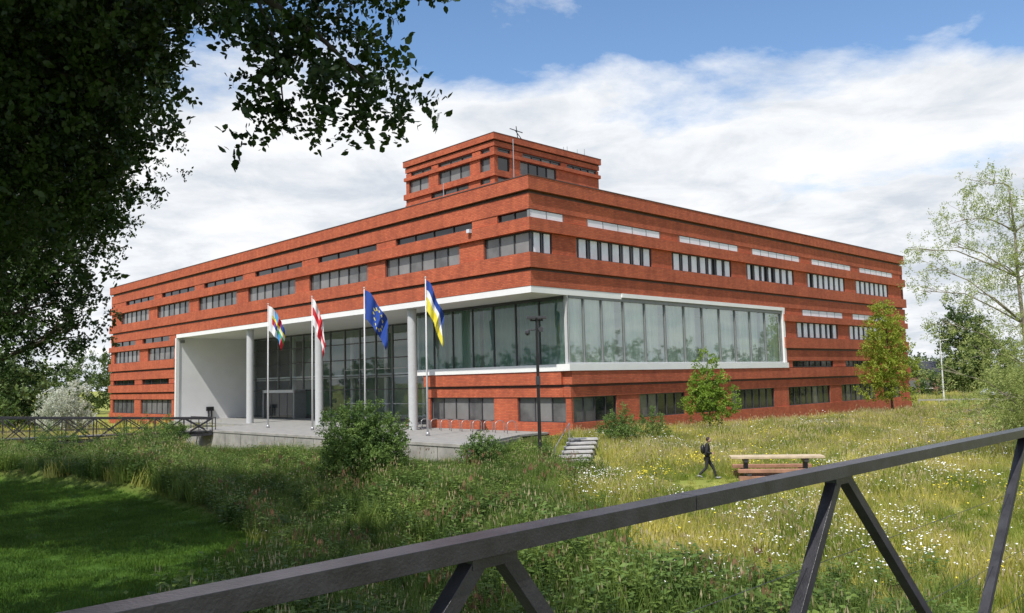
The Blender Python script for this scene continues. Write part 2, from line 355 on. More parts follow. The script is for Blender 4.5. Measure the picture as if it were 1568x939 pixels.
for t in (44.6,46.3,48.0): fr.box(7.7,7.78,t-.05,t+.05,0,2.75,'frame')
fr.box(7.72,7.75,43.1,49.6,0,2.75,'p_dark')
fr.box(3.4,4.2,54.7,54.95,.9,1.35,'black'); fr.box(3.6,3.7,54.75,54.9,0,.9,'black'); fr.box(3.95,4.05,54.75,54.9,0,.9,'black')
fr.box(0.4,.8,54.65,54.85,8.5,8.8,'gframe')
fr.obj("window_frames",B)
it=MB(); it.box(3.5,16,.5,16,8.98,9.01,'offwhite')
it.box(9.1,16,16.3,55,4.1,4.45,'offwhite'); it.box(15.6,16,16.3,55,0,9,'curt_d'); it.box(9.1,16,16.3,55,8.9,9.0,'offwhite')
for t in range(19,55,6): it.tube([(11,t,0),(11,t,9)],.25,'offwhite',12)
for i in range(14): it.box(10.2+i*.28,10.5+i*.28,24,26,.3*i,.3*i+.06,'lframe')
it.box(31,32,.5,8,4.5,9,'offwhite'); it.box(14,32,7.6,8,4.5,9,'offwhite')
def curtain(mb,side,a0,a1,d,k,z0=4.5,z1=8.85):
    n=int((a1-a0)/.09); ph=random.random()*6; pr=None
    for i in range(n+1):
        a=a0+(a1-a0)*i/n; dd=d+.07*math.sin(i*1.05+ph+.8*math.sin(i*.13)); p=(a,dd) if side=='R' else (dd,a)
        if pr: mb.poly([(pr[0],pr[1],z0),(p[0],p[1],z0),(p[0],p[1],z1),(pr[0],pr[1],z1)],k)
        pr=p
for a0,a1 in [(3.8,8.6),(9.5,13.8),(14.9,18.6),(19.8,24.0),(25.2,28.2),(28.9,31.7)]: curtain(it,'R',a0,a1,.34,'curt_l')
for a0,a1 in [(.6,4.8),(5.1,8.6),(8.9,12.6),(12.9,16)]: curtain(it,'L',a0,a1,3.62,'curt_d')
it.obj("interior",B)
# tower
tw=MB(); tx0,tx1,ty0,ty1=6.8,19.6,10.35,21.9
for z0,z1,p in [(22.55,23.05,.18),(22.05,22.45,.04),(21.3,21.6,.14),(19.62,20.1,.16),(16.4,19.15,.05)]: tw.box(tx0-p,tx1+p,ty0-p,ty1+p,z0,z1,'brick')
tw.box(tx0-.2,tx1+.2,ty0-.2,ty1+.2,23.05,23.1,'coping_groove'); tw.box(tx0+.1,tx1-.1,ty0+.1,ty1-.1,21.97,22.05,'coping_groove'); tw.box(tx0+.1,tx1-.1,ty0+.1,ty1-.1,22.45,22.55,'coping_groove')
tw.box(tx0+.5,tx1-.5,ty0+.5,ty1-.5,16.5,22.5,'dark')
br=tw; win=MB()
def rowT(side,z0,z1,wins,kind):
    if side=='R': row('R',z0,z1,wins,tx0,tx1,kind,off=ty0)
    else: row('L',z0,z1,wins,ty0+.5,ty1,kind,off=tx0)
rowT('R',21.6,21.97,[(7.2,8.6),(10.0,14.6),(15.4,19.3)],'dark'); rowT('L',21.6,21.97,[(10.9,12.0),(13.0,17.4),(18.3,21.2)],'quad')
rowT('R',20.1,21.3,[(7.2,8.5),(9.7,14.0)],'dark'); rowT('L',20.1,21.3,[(10.9,12.1),(13.3,17.4),(18.7,21.5)],'quad')
rowT('R',19.15,19.62,[(7.2,8.6),(10,14.5),(15.5,19.3)],'dark'); rowT('L',19.15,19.62,[(10.9,12.1),(13.5,18.4)],'quad')
tw.obj("roof_tower",B); win.obj("tower_windows",B)
ms=MB()
for x,y,z0,z1 in [(.9,2.2,16.5,19.6),(2.5,11.5,16.5,18.6),(18.5,11,23,24.0),(17.3,10.8,23,23.7),(16.2,11,23,23.8),(15.5,10.8,23,23.6)]: ms.tube([(x,y,z0),(x,y,z1)],.03,'steel',6)
ms.tube([(10.5,11.5,23),(10.5,11.5,23.6)],.05,'black',6); ms.bar((9.9,11.7,24.35),(11.0,11.3,24.1),.05,.06,'black'); ms.bar((10.3,11.5,24.25),(11.0,11.2,23.3),.05,.05,'black'); ms.bar((10.7,11.5,23.1),(10.45,11.5,24.6),.05,.05,'black')
ms.box(-.45,-.1,5.3,5.6,13.55,13.8,'p_white')
for x in (3,9,15): ms.box(x+3,x+5,3,5,16.3,16.9,'conc')
ms.obj("masts",B)
# ------------------------------------------------------------------ terrace
D=empty("entrance_terrace",(P0[0],P0[1],0),(0,0,math.pi/2-A)); d=MB()
d.prism([(-6.95,-1.7),(.6,1.9),(3.3,1.9),(3.3,35.5),(-6.95,35.5)],-.14,0,'deck'); d.box(3.3,16,15,55,-.14,-.004,'deck'); d.box(-.5,3.3,35.5,55,-.14,-.002,'deck')
d.prism([(-7.05,-1.85),(-6.75,-1.7),(-6.75,35.6),(-7.05,35.6)],-2.8,-.15,'conc'); d.prism([(-6.75,-1.7),(-6.7,-1.35),(.6,2.15),(.6,1.8)],-2.5,-.15,'conc')
d.box(-.8,-.5,35.6,55,-2.5,-.15,'conc')
for i in range(1,14):
    t=-1.8+i*2.7; d.box(-7.062,-7.04,t-.015,t+.015,-2.4,-.16,'black')
d.box(-7.1,-6.951,-1.9,35.6,-.148,.03,'conc')
d.obj("slab",D,bevel=.01)
sp_=MB()
for i in range(6):
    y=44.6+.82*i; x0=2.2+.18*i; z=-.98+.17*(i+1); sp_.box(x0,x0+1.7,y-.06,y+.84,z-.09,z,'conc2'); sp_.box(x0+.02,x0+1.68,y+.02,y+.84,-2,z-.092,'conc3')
sp_.tube([(2.1,44.5,-.1),(3.2,49.4,.9)],.03,'steel',8); sp_.tube([(2.1,44.6,-1.3),(2.1,44.6,-.1)],.03,'steel',8); sp_.tube([(3.2,49.3,-.6),(3.2,49.3,.9)],.03,'steel',8)
sp_.obj("concrete_steps")
for i in range(9):
    r=MB(); pts=[(-.4,0,0),(-.4,0,.6)]+[(-.4*math.cos(a),0,.6+.22*math.sin(a)) for a in np.linspace(.3,math.pi-.3,7)]+[(.4,0,.6),(.4,0,0)]
    r.tube(pts,.028,'steel',8); x,y=W(1.3,3.4+i*1.15); r.obj("bike_rack",None,(x,y,0),(0,0,math.pi/2-A),smooth=True)
bk=MB()
M['redp']=simple("red_paint",(.5,.03,.03),.35); M['rubber']=simple("rubber",(.02,.02,.02),.8)
for cx in (-.52,.52):
    bk.tube([(cx+.34*math.cos(a),0,.35+.34*math.sin(a)) for a in np.linspace(0,2*math.pi,25)],.02,'rubber',6)
    for a in np.linspace(0,math.pi,9): bk.tube([(cx+.33*math.cos(a),0,.35+.33*math.sin(a)),(cx-.33*math.cos(a),0,.35-.33*math.sin(a))],.003,'steel',3)
for p,q,c in [((-.52,0,.35),(-.1,0,.35),'redp'),((-.1,0,.35),(-.22,0,.9),'redp'),((-.52,0,.35),(-.2,0,.78),'redp'),((-.1,0,.35),(.36,0,.8),'redp'),((-.2,0,.78),(.35,0,.85),'white'),((.52,0,.35),(.34,0,1.0),'white'),((.34,-.28,1.02),(.34,.28,1.02),'steel')]: bk.tube([p,q],.022,c,6)
bk.box(-.36,-.1,-.07,.07,.9,.97,'black')
x,y=W(1.0,13.9); bk.obj("bicycle",None,(x,y,0),(0,0,rad(20)))
# ------------------------------------------------------------------ flags
M['f_blue']=simple("flag_blue",(.01,.05,.28),.7,var=.1); M['f_red']=simple("flag_red",(.6,.02,.03),.7,var=.1)
M['f_white']=simple("flag_white",(.75,.75,.75),.7,var=.04); M['f_yel']=simple("flag_yellow",(.7,.6,.04),.7,var=.1)
M['f_lblue']=simple("flag_light_blue",(.05,.28,.55),.7,var=.1); M['f_green']=simple("flag_green",(.08,.35,.08),.7,var=.1)
def flagpole(name,t,kind,w,drop,top=10.45):
    x,y=W(-3,t); e=empty(name,(x,y,0)); p=MB()
    p.tube([(0,0,0),(0,0,top*.5),(0,0,top)],[.075,.06,.035],'pole',12)
    p.tube([(0,0,top),(0,0,top+.08)],[.07,.05],'pole',10); p.tube([(0,0,0),(0,0,.25)],[.14,.11],'steel',12)
    p.obj("pole",e,smooth=True)
    f=MB(); n=40; m_=26; V=[]
    for j in range(m_+1):
        v=j/m_
        for i in range(n+1):
            u=i/n
            fold=math.sin(u*15+v*2.6+t)*.15*min(1,u*3)+math.sin(u*5+t*2)*.12*u
            X=.06+w*(u**.75)*(1-.18*v)+.09*math.sin(v*5+u*9+t)*u; Z=top-.15-2.1*v*(1-.15*u)-drop*(u**1.1)+.08*math.sin(u*9+v*3)
            V.append((X,fold,Z))
    f.v=V
    for j in range(m_):
        for i in range(n):
            a=j*(n+1)+i; f.f.append((a,a+1,a+n+2,a+n+1)); u=(i+.5)/n; v=(j+.5)/m_
            if kind=='multi':
                c=(int(u*4)+int(v*3)*2)%5; k=['f_white','f_lblue','f_red','f_blue','f_white'][c]
                if abs(v-.36)<.05: k='f_yel'
                if u<.12: k='f_white'
                if .55<v<.7 and u>.5: k='f_green'
            elif kind=='cross': k='f_red' if (abs(v-.5)<.14 or abs(u-.5)<.12 or (u>.8 and v>.75)) else 'f_white'
            elif kind=='eu':
                k='f_blue'
                for q in range(12):
                    if math.hypot((u-.5)*1.5-.33*math.cos(q*math.pi/6),(v-.5)-.33*math.sin(q*math.pi/6))<.045: k='f_yel'
            else: k='f_blue' if v<.36 else ('f_white' if v<.58 else 'f_yel')
            f.m.append(f.mi(k))
    f.obj("flag",e,smooth=True)
flagpole("flagpole",6.9,'prov',1.15,2.7); flagpole("flagpole",14.1,'eu',1.75,2.6); flagpole("flagpole",21.35,'cross',1.0,2.9); flagpole("flagpole",28.5,'multi',1.4,2.0)
# ------------------------------------------------------------------ lamp post
zl=Hf(1.3,44.7); l=MB(); hh=8.0
l.tube([(0,0,-.2),(0,0,1.2)],[.12,.11],'black',12); l.tube([(0,0,1.2),(0,0,hh-.1)],[.10,.075],'black',12)
l.tube([(-.35,0,hh-.25),(.35,0,hh-.25)],.04,'black',8)
for sx in (-1,1): l.box(sx*.28-.24,sx*.28+.24,-.2,.25,hh-.17,hh-.03,'frame'); l.box(sx*.28-.04,sx*.28+.04,-.04,.04,hh-.27,hh-.16,'black')
l.tube([(-.5,0,hh-.75),(.25,0,hh-.75)],.035,'black',8); l.tube([(-.5,0,hh-.75),(-.5,0,hh-.82),(-.5,0,hh-.95),(-.5,0,hh-1.05)],[.06,.14,.14,.04],'frame',12)
l.box(.12,.34,-.1,.1,hh-.86,hh-.62,'frame'); l.box(-.12,.12,-.14,.14,4.3,4.75,'frame')
l.obj("street_lamp",None,(1.3,44.7,zl),bevel=.006)
# ------------------------------------------------------------------ picnic table
M['wood']=simple("pale_wood",(.50,.40,.27),.75,var=.2,scale=3); M['wood2']=simple("red_wood",(.33,.17,.11),.75,var=.25,scale=3)
zt=Hf(11.1,36.8); p=MB()
for i in range(4): p.box(-1.95,1.95,-.45+i*.23,-.24+i*.23,.88,.98,'wood')
for y0 in (-1.15,.85): p.box(-1.75,1.65,y0,y0+.16,.36,.50,'wood2'); p.box(-1.75,1.65,y0+.17,y0+.33,.36,.50,'wood2'); 
p.box(-1.72,1.6,-1.13,-.85,-.1,.22,'wood2'); p.box(-1.72,1.6,.9,1.15,-.1,.22,'wood2')
for x in (-1.3,1.2):
    p.box(x-.09,x+.09,-.4,.4,.72,.877,'frame'); p.box(x-.09,x+.09,-.12,.12,-.1,.72,'frame'); p.box(x-.09,x+.09,-1.12,1.14,.225,.355,'frame')
p.obj("picnic_table",None,(11.3,36.6,zt),(0,0,rad(-8)),bevel=.012)
# ------------------------------------------------------------------ foreground footbridge
def rl(s,off=0): 
    q=np.array([0,2.60])+S*s+T*off; return (float(q[0]),float(q[1]))
M['rail']=simple("rail_paint",(.032,.031,.036),.32,var=.45,scale=9,bump=.2)
M['decking']=simple("decking",(.09,.085,.09),.7,var=.3,scale=6,bump=.4)
FB=empty("footbridge"); g=MB()
def rp(s,z,off=0): x,y=rl(s,off); return (x,y,z)
for a_,b__ in ((-14,-4.003),(-3.997,.897),(.903,6.397),(6.403,12),(12.006,26)): g.bar(rp(a_,3.022),rp(b__,3.022),.095,.056,'rail')
g.bar(rp(-14,1.62,.03),rp(26,1.62,.03),.09,.16,'rail')
apx=[-11.2,-8.4,-5.6,-2.9,-.12,2.20,5.35,8.3,11.2,14.1,17,19.9,22.8]
TV=Vector((T[0],T[1],0))
for i,a in enumerate(apx):
    if i<len(apx)-1:
        mid=(a+apx[i+1])/2
        g.bar(rp(a+.035,3.0),rp(mid-.03,1.62),.05,.055,'rail',TV); g.bar(rp(apx[i+1]-.035,3.0),rp(mid+.03,1.62),.05,.055,'rail',TV)
    g.bar(rp(a-.09,2.985),rp(a+.09,2.985),.06,.05,'rail')
for z in (2.62,2.2,1.9): g.tube([rp(-14+i*2,z-.008*(i%2)) for i in range(21)],.0018,'frame',5,cap=False)
g.obj("rail_and_truss",FB,bevel=.007)
g=MB()
for i in range(280):
    s0=-14+i*.143; g.bar(rp(s0,1.71,-.04),rp(s0,1.71,-3.3),.136,.04,'decking')
g.bar(rp(-14,1.55,-.3),rp(26,1.55,-.3),.12,.24,'rail'); g.bar(rp(-14,1.55,-3.0),rp(26,1.55,-3.0),.12,.24,'rail')
for s0 in (-13,26): 
    g.bar(rp(s0,-2,-.3),rp(s0,1.45,-.3),.2,.2,'rail',TV); g.bar(rp(s0,-2,-3),rp(s0,1.45,-3),.2,.2,'rail',TV)
g.obj("deck",FB)
# ------------------------------------------------------------------ far truss footbridge
tb=MB(); Aend=Vector((-25.2,69.9,0)); Bend=Vector((-52,60.0,0)); n=13
perp=Vector((Bend-Aend)).normalized().cross(Vector((0,0,1)))*1.0
for off in (-1,1):
    o=perp*off
    def tp(i): u=i/n; q=Aend.lerp(Bend,u)+o; q.z=.95+1.15*u; return q
    def bt(i): u=i/n; q=Aend.lerp(Bend,u)+o; q.z=-.3-.5*u; return q
    for i in range(n):
        tb.bar(tp(i),tp(i+1),.10,.14,'rail'); tb.bar(bt(i),bt(i+1),.12,.20,'rail'); 
        q=Vector((perp.x,perp.y,0)).normalized()
        tb.bar(tp(i),bt(i+1),.08,.08,'rail',q); tb.bar(bt(i),tp(i+1),.08,.08,'rail',q); tb.bar(tp(i),bt(i),.08,.08,'rail',q)
        m0=tp(i).lerp(bt(i),.5);m1=tp(i+1).lerp(bt(i+1),.5); tb.bar(m0,m1,.05,.05,'rail')
tb.bar(Aend+Vector((0,0,-.1)),Bend+Vector((0,0,-.1)),1.9,.12,'rail')
for s0 in (34.8,33.2,31.6,30.0):
    x,y=W(-6.9,s0); tb.bar((x,y,0),(x,y,1.05),.06,.06,'rail',Vector((1,0,0)))
a=W(-6.9,34.8);b_=W(-6.9,30.0); tb.bar((*a,1.05),(*b_,1.05),.06,.06,'rail'); tb.bar((*a,.55),(*b_,.55),.03,.03,'rail')
tb.obj("truss_footbridge")
# ------------------------------------------------------------------ instancing
def scatter(name,pts,dirs,scales,child,parent=None,spin=None):
    n=len(pts); pts=np.asarray(pts,float); d=np.asarray(dirs,float); d/=np.linalg.norm(d,axis=1,keepdims=True)
    r=rng.normal(size=(n,3)); a=np.cross(d,r); a/=np.linalg.norm(a,axis=1,keepdims=True); b=np.cross(d,a)
    s=np.asarray(scales)[:,None]/2
    q=np.stack([pts-a*s-b*s,pts+a*s-b*s,pts+a*s+b*s,pts-a*s+b*s],1).reshape(-1,3)
    me=npmesh(name,q,4,None,None); o=bpy.data.objects.new(name,me); COL.objects.link(o)
    o.instance_type='FACES'; o.use_instance_faces_scale=True; o.instance_faces_scale=1
    o.show_instancer_for_render=False; o.show_instancer_for_viewport=False
    child.parent=o
    if parent: o.parent=parent
    return o
LEAF=np.array([(0,0,0),(.32,.28,.05),(.30,.62,.07),(0,1,0),(-.30,.62,.07),(-.32,.28,.05)])
LEAF4=np.array([(0,0,0),(.33,.45,.06),(0,1,0),(-.33,.45,.06)])
def leaves(pos,dr,nrm,size,shape):
    n=len(pos); dr=dr/np.linalg.norm(dr,axis=1,keepdims=True); sd=np.cross(dr,nrm); sd/=np.linalg.norm(sd,axis=1,keepdims=True)+1e-9; up=np.cross(sd,dr)
    sz=np.asarray(size)[:,None]
    return np.concatenate([(pos+sd*(v[0]*sz)+dr*(v[1]*sz)+up*(v[2]*sz))[:,None] for v in shape],1).reshape(-1,3)
def twig(name,mat,nl=16,leaf=.15,shape=LEAF,side=3,narrow=1.0):
    P=[];Dr=[]
    for b in range(side+1):
        if b==0: o=np.zeros(3); dd=np.array([0,0,1.]); L=1
        else: 
            o=np.array([0,0,.15+.5*b/side]); an=rng.uniform(0,6.28); dd=np.array([math.cos(an)*.8,math.sin(an)*.8,.6]); L=.55
        m_=nl if b==0 else nl*2//3
        for i in range(m_):
            u=(i+.6)/m_; p=o+dd*L*u+rng.normal(size=3)*.02; an=rng.uniform(0,6.28)
            P.append(p); Dr.append(dd*.5+np.array([math.cos(an),math.sin(an),rng.uniform(-.3,.2)])*.9)
    P=np.array(P);Dr=np.array(Dr); nr=rng.normal(size=P.shape)
    shp=shape*np.array([narrow,1,1])
    v=leaves(P,Dr,nr,rng.uniform(.7,1.15,len(P))*leaf,shp)
    me=npmesh(name,v,len(shape),None,mat); o=bpy.data.objects.new(name,me); COL.objects.link(o); return o
def tree(name,base,trunk_top,blobs,mat,ntw,tws,bark='bark',leaf=.15,shape=LEAF4,r0=.25,droop=0,nl=14,narrow=1,limbs=None,twr=.012,flat=.85,boughs=()):
    e=MB(); b0=Vector(base); tt=Vector(trunk_top); n=6
    pts=[b0.lerp(tt,i/n)+Vector((random.uniform(-.12,.12),random.uniform(-.12,.12),0))*min(i,1)*(r0*4) for i in range(n+1)]
    e.tube(pts,[r0*(1.25 if i==0 else 1)*(1-.75*i/n) for i in range(n+1)],bark,10)
    for bg_ in boughs: e.tube(bg_[0],bg_[1],bark,7)
    for (x,y,z,r) in (blobs if limbs is None else limbs):
        c=Vector((x,y,z)); 
        best=min(pts[1:],key=lambda q:(q-c).length+ max(0,q.z-c.z+.3*(c-q).xy.length)*2)
        mid=best.lerp(c,.5)+Vector((random.uniform(-.1,.1),random.uniform(-.1,.1),.12))*(c-best).length
        rr=max(twr*1.5,r0*.28)
        e.tube([best,best.lerp(mid,.5)+Vector((0,0,.05)),mid,mid.lerp(c,.5),c],[rr,rr*.85,rr*.65,rr*.45,rr*.25],bark,6)
        for k in range(5):
            q=c+Vector(rng.normal(size=3)).normalized()*r*.8; e.tube([mid.lerp(c,.3+.14*k),(mid.lerp(c,.6)+q)/2+Vector((0,0,.05*r)),q],[rr*.35,rr*.25,twr*.6],bark,4,cap=False)
    o=e.obj(name,smooth=True)
    P=[];Dd=[];Sc=[]
    for (x,y,z,r) in blobs:
        k=max(6,int(ntw*r**2.2)); u=rng.normal(size=(k,3)); u/=np.linalg.norm(u,axis=1,keepdims=True)
        lump=1+.25*np.sin(u[:,0]*5+x)*np.sin(u[:,1]*4+z)+.15*rng.normal(size=k)
        rad_=r*(.25+.75*np.sqrt(rng.random(k)))*lump
        P.append(np.array([x,y,z])+u*rad_[:,None]*np.array([1,1,flat])); Dd.append(u+rng.normal(size=(k,3))*.5+np.array([0,0,-droop])); Sc.append(tws*rng.uniform(.7,1.25,k))
    P=np.concatenate(P);Dd=np.concatenate(Dd);Sc=np.concatenate(Sc)
    tws_=[twig("twig",mat,nl,leaf,shape,narrow=narrow) for _ in range(3)]
    idx=rng.integers(0,3,len(P))
    for q in range(3):
        mk=idx==q
        if mk.sum(): scatter("foliage",P[mk],Dd[mk],Sc[mk],tws_[q],parent=o)
    return o
b1=[(-5.8,10,7.9,1.3),(-4.85,10,8.25,.85),(-3.9,10,8.6,.6),(-4.7,10,7.45,.38),(-5.7,10.3,6.9,1.1),(-4.3,9.8,7.0,.22),(-6.3,10.5,6.0,1.05),(-7,10,8,1.5),(-3.2,9.2,8.3,.4),(-5.05,10.2,6.6,.3),(-5.2,10.2,5.95,.22)]
b1+=[(-2.25,8,7.05,.34),(-1.77,8,6.85,.40),(-1.42,8,6.45,.28),(-1.95,8,6.45,.32),(-2.2,8,6.12,.2),(-1.05,8,6.28,.15),(-1.65,8,7.2,.38),(-2.5,8.3,7.35,.35),(-1.72,8,6.2,.2),(-.95,8,7.35,.12),(-2.9,8.6,7.7,.3),(-2.35,8,6.5,.15),(-1.2,8,6.55,.18)]
x1=[(-11,12,10,3.6),(-8.2,13.5,11.5,3),(-6,9,12,2.6),(-9,7,10.5,3),(-4,7,11.5,2.0),(-12,7,8,3),(-8.5,3,11,3),(-13,15,7,2.6),(-11,18,12,3),(-4.5,3.5,12,2.2),(-7,6,10,1.8)]
lw=Hf(-10.5,10)
bo=[([(-10.3,9.9,9.6),(-7,9.6,9.2),(-4.2,8.9,8.5),(-2.6,8.3,7.6),(-1.8,8,6.9),(-1.4,8,6.5)],[.13,.10,.07,.045,.025,.01]),([(-10.3,9.9,7.0),(-8,10,7.6),(-6,10.1,7.5),(-4.9,10,7.3)],[.12,.09,.06,.02]),([(-2.6,8.3,7.6),(-2.3,8.1,6.9),(-2.2,8,6.2)],[.02,.015,.006]),([(-7,9.6,9.2),(-6.3,10.3,7.5),(-6.2,10.5,6.0)],[.06,.04,.015])]
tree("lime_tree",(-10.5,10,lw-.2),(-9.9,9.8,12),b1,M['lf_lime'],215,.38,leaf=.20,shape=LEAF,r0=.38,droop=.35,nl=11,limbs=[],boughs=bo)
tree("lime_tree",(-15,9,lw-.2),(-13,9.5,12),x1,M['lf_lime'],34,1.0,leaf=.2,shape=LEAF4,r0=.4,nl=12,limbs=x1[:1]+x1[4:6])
b2=[(-12.3,24,9.1,.95),(-13.2,24,10.9,1.5),(-13.9,24,8.2,1.5),(-13.1,24,7.0,.95),(-13.7,24,5.8,1.2),(-12.5,24,5.4,.6),(-14.9,24,4.7,1.0),(-13,24.5,4.5,.4),(-11.7,24,8.0,.4),(-13,25,13,2.2),(-16.3,25,7,2.6),(-17,26,10,3.8),(-20,24,12,4.5),(-22,29,9,4.3),(-17.5,30,12,4),(-19,26,16,3.6),(-24,23,9,4),(-15,27,16,2.6),(-20.5,31,8.5,3)]
tree("lime_tree",(-20,26,Hf(-20,26)-.2),(-19.5,26,15),b2,M['lf_lime'],48,.62,leaf=.19,r0=.45,droop=.3,nl=12,limbs=b2[:6]+b2[10:13])
b3=[(-31,32,10,4.5),(-35,36,9,4.5),(-28,36,12,4),(-33,28,13,4.5),(-38,32,11,4),(-29,29,7,3),(-33,38,14,4)]
tree("lime_tree",(-32,33,-1.9),(-32,33,14),b3,M['lf_lime'],20,1.1,leaf=.16,r0=.5)
zy=Hf(13.2,57)
b4=[(13.2,57,zy+2.3,1.3),(12.4,57,zy+2.0,.8),(14.1,57,zy+2.1,.9),(13.2,57,zy+3.6,1.05),(13.9,57,zy+3.2,.6),(12.5,56.8,zy+3.3,.55),(13.2,57,zy+4.7,.6),(13.25,57,zy+5.6,.3),(12.0,57,zy+2.8,.4),(14.7,57,zy+2.9,.4)]
tree("young_maple_tree",(13.2,57,zy-.1),(13.25,57,zy+5.5),b4,M['lf_young'],70,.5,leaf=.27,r0=.07,nl=10)
zg=Hf(35,78.5)
b5=[(35,78.5,zg+z,r) for z,r in [(3.2,1.4),(4.8,1.8),(6.6,1.7),(8.3,1.4),(9.8,1.0),(11,.55)]]+[(33.2,78,zg+4.2,.8),(36.9,78.5,zg+4.8,.9),(36.6,78.2,zg+7.3,.7),(33.5,78,zg+6.8,.7),(34.2,78,zg+9.3,.5),(32.8,78,zg+2.7,.6),(37.2,78,zg+2.8,.5),(33.0,78,zg+8.4,.35),(36.3,78,zg+9.2,.4)]
tree("golden_alder_tree",(35.4,78.5,zg-.1),(35.2,78.5,zg+11),b5,M['lf_gold'],48,.65,leaf=.25,r0=.11,nl=10,limbs=b5[:6])
zw=Hf(24.6,40)
b6=[(22.4,40,9.3,1.0),(23.6,40,10.6,1.0),(24.4,40.3,9.6,1.1),(21.0,40,7.6,.8),(22.3,39.6,6.6,.9),(23.4,40,7.6,1.1),(25.5,40,7,1.8),(23.9,39.5,5.0,1.3),(22.6,40,4.2,1.1),(24.6,39.4,3.2,1.5),(20.4,40.2,8.2,.45),(23.2,39.7,2.7,1.2),(26.5,40,9.5,1.8),(26,40,4,1.6),(21.4,40,5.4,.6),(22.0,40.3,8.4,.5),(22.0,40,2.0,.9),(24.5,40,1.6,1.2),(21.2,40,3.6,.5),(20.6,40,6.6,.4),(24.8,40,8.2,1.0)]
b6=[(24.3+(x-24.3)*1.25,y,zw+z*1.27,r*1.12) for x,y,z,r in b6]
tree("willow_tree",(24.9,40,zw-.1),(24.4,40,zw+13.4),b6,M['lf_pale'],62,.55,bark='bark_p',leaf=.21,r0=.15,droop=.9,nl=10,narrow=.55,twr=.009)
def shrub(name,x,y,w,h,mat,n=60,leaf=.17,tws=.5):
    z=Hf(x,y); bl=[(x,y,z+h*.4,w*.42)]
    for i in range(7):
        a=i*.9; rr=w*.3; bl.append((x+rr*math.cos(a)*random.uniform(.6,1.2),y+rr*math.sin(a),z+h*random.uniform(.2,.68),w*random.uniform(.18,.28)))
    bl.append((x+random.uniform(-.2,.2)*w,y,z+h*.82,w*.2))
    return tree(name,(x,y,z-.2),(x,y,z+h*.6),bl,mat,n,tws,leaf=leaf,r0=.05,limbs=bl[:3])
shrub("hazel_shrub",-7.1,40.0,4.0,4.0,M['lf_shrub'],170,.2,.45)
shrub("hazel_shrub",-8.0,39.6,2.2,2.2,M['lf_shrub'],120,.2,.45)
shrub("hazel_shrub",-1.8,43.5,2.2,1.9,M['lf_shrub'],90)
shrub("hazel_shrub",6.2,50.3,2.2,2.0,M['lf_shrub'],80)
shrub("hazel_shrub",8.6,52.5,1.6,1.8,M['lf_shrub'],80)
shrub("hazel_shrub",-25.5,63,2.3,2.6,M['lf_shrub'],60)
shrub("hazel_shrub",-24,54,4.5,2.0,M['lf_shrub'],30)
shrub("hazel_shrub",-29.5,54,4.0,1.7,M['lf_shrub'],30)
shrub("flowering_shrub",-45.5,85,4.8,5.6,M['lf_white'],60,.22,.6)
shrub("hazel_shrub",-57,88,7,3.8,M['lf_shrub'],16,.2,.8)
shrub("willow_shrub",31.5,50,6.5,5.2,M['lf_pale'],40,.2,.6)
shrub("willow_shrub",37,58,5,3.4,M['lf_pale'],24,.2,.6)
# ------------------------------------------------------------------ distant tree belt (one object)
tw_far=[twig("far_twig",M['lf_far'],14,.22,LEAF4) for _ in range(2)]
P=[];Q=[];Sx=[]
def fartree(x,y,h,w,dens=70):
    k=int(dens*w*h/60); u=rng.normal(size=(k,3)); u/=np.linalg.norm(u,axis=1,keepdims=True)
    lump=1+.22*np.sin(u[:,0]*6+x)*np.sin(u[:,2]*5+y)+.12*rng.normal(size=k)
    rr=(.4+.6*np.sqrt(rng.random(k)))*lump
    P.append(np.array([x,y,-1.2+h*.55])+u*rr[:,None]*np.array([w/2,w/2,h*.47])); Q.append(u+rng.normal(size=(k,3))*.5); Sx.append(rng.uniform(1.6,2.6,k))
for i in range(26): fartree(-62-random.uniform(0,50)-i*1.2,96+i*2.2+random.uniform(-4,8),random.uniform(5,9),random.uniform(6,10),140)
for i in range(22): fartree(-150+i*7+random.uniform(-3,3),random.uniform(160,185),random.uniform(9,13),random.uniform(9,13))
for i in range(40):
    fartree(80+i*8+random.uniform(-3,3),random.uniform(180,215)-i*2.5,random.uniform(6,10),random.uniform(8,13))
fartree(88,163,16,7,170); fartree(92,163,11,8,150); fartree(100,150,8,12,120); fartree(108,150,8,12,120); fartree(73,152,4,7,120)
for i in range(22): fartree(140+random.uniform(-6,6),-60+i*12,random.uniform(9,13),random.uniform(9,14),60)
for i in range(14): fartree(-130+random.uniform(-6,6),-60+i*11,random.uniform(8,13),random.uniform(10,14),60)
P=np.concatenate(P);Q=np.concatenate(Q);Sx=np.concatenate(Sx); idx=rng.random(len(P))<.5
bt_=empty("distant_trees")
scatter("crowns_a",P[idx],Q[idx],Sx[idx],tw_far[0],bt_); scatter("crowns_b",P[~idx],Q[~idx],Sx[~idx],tw_far[1],bt_)
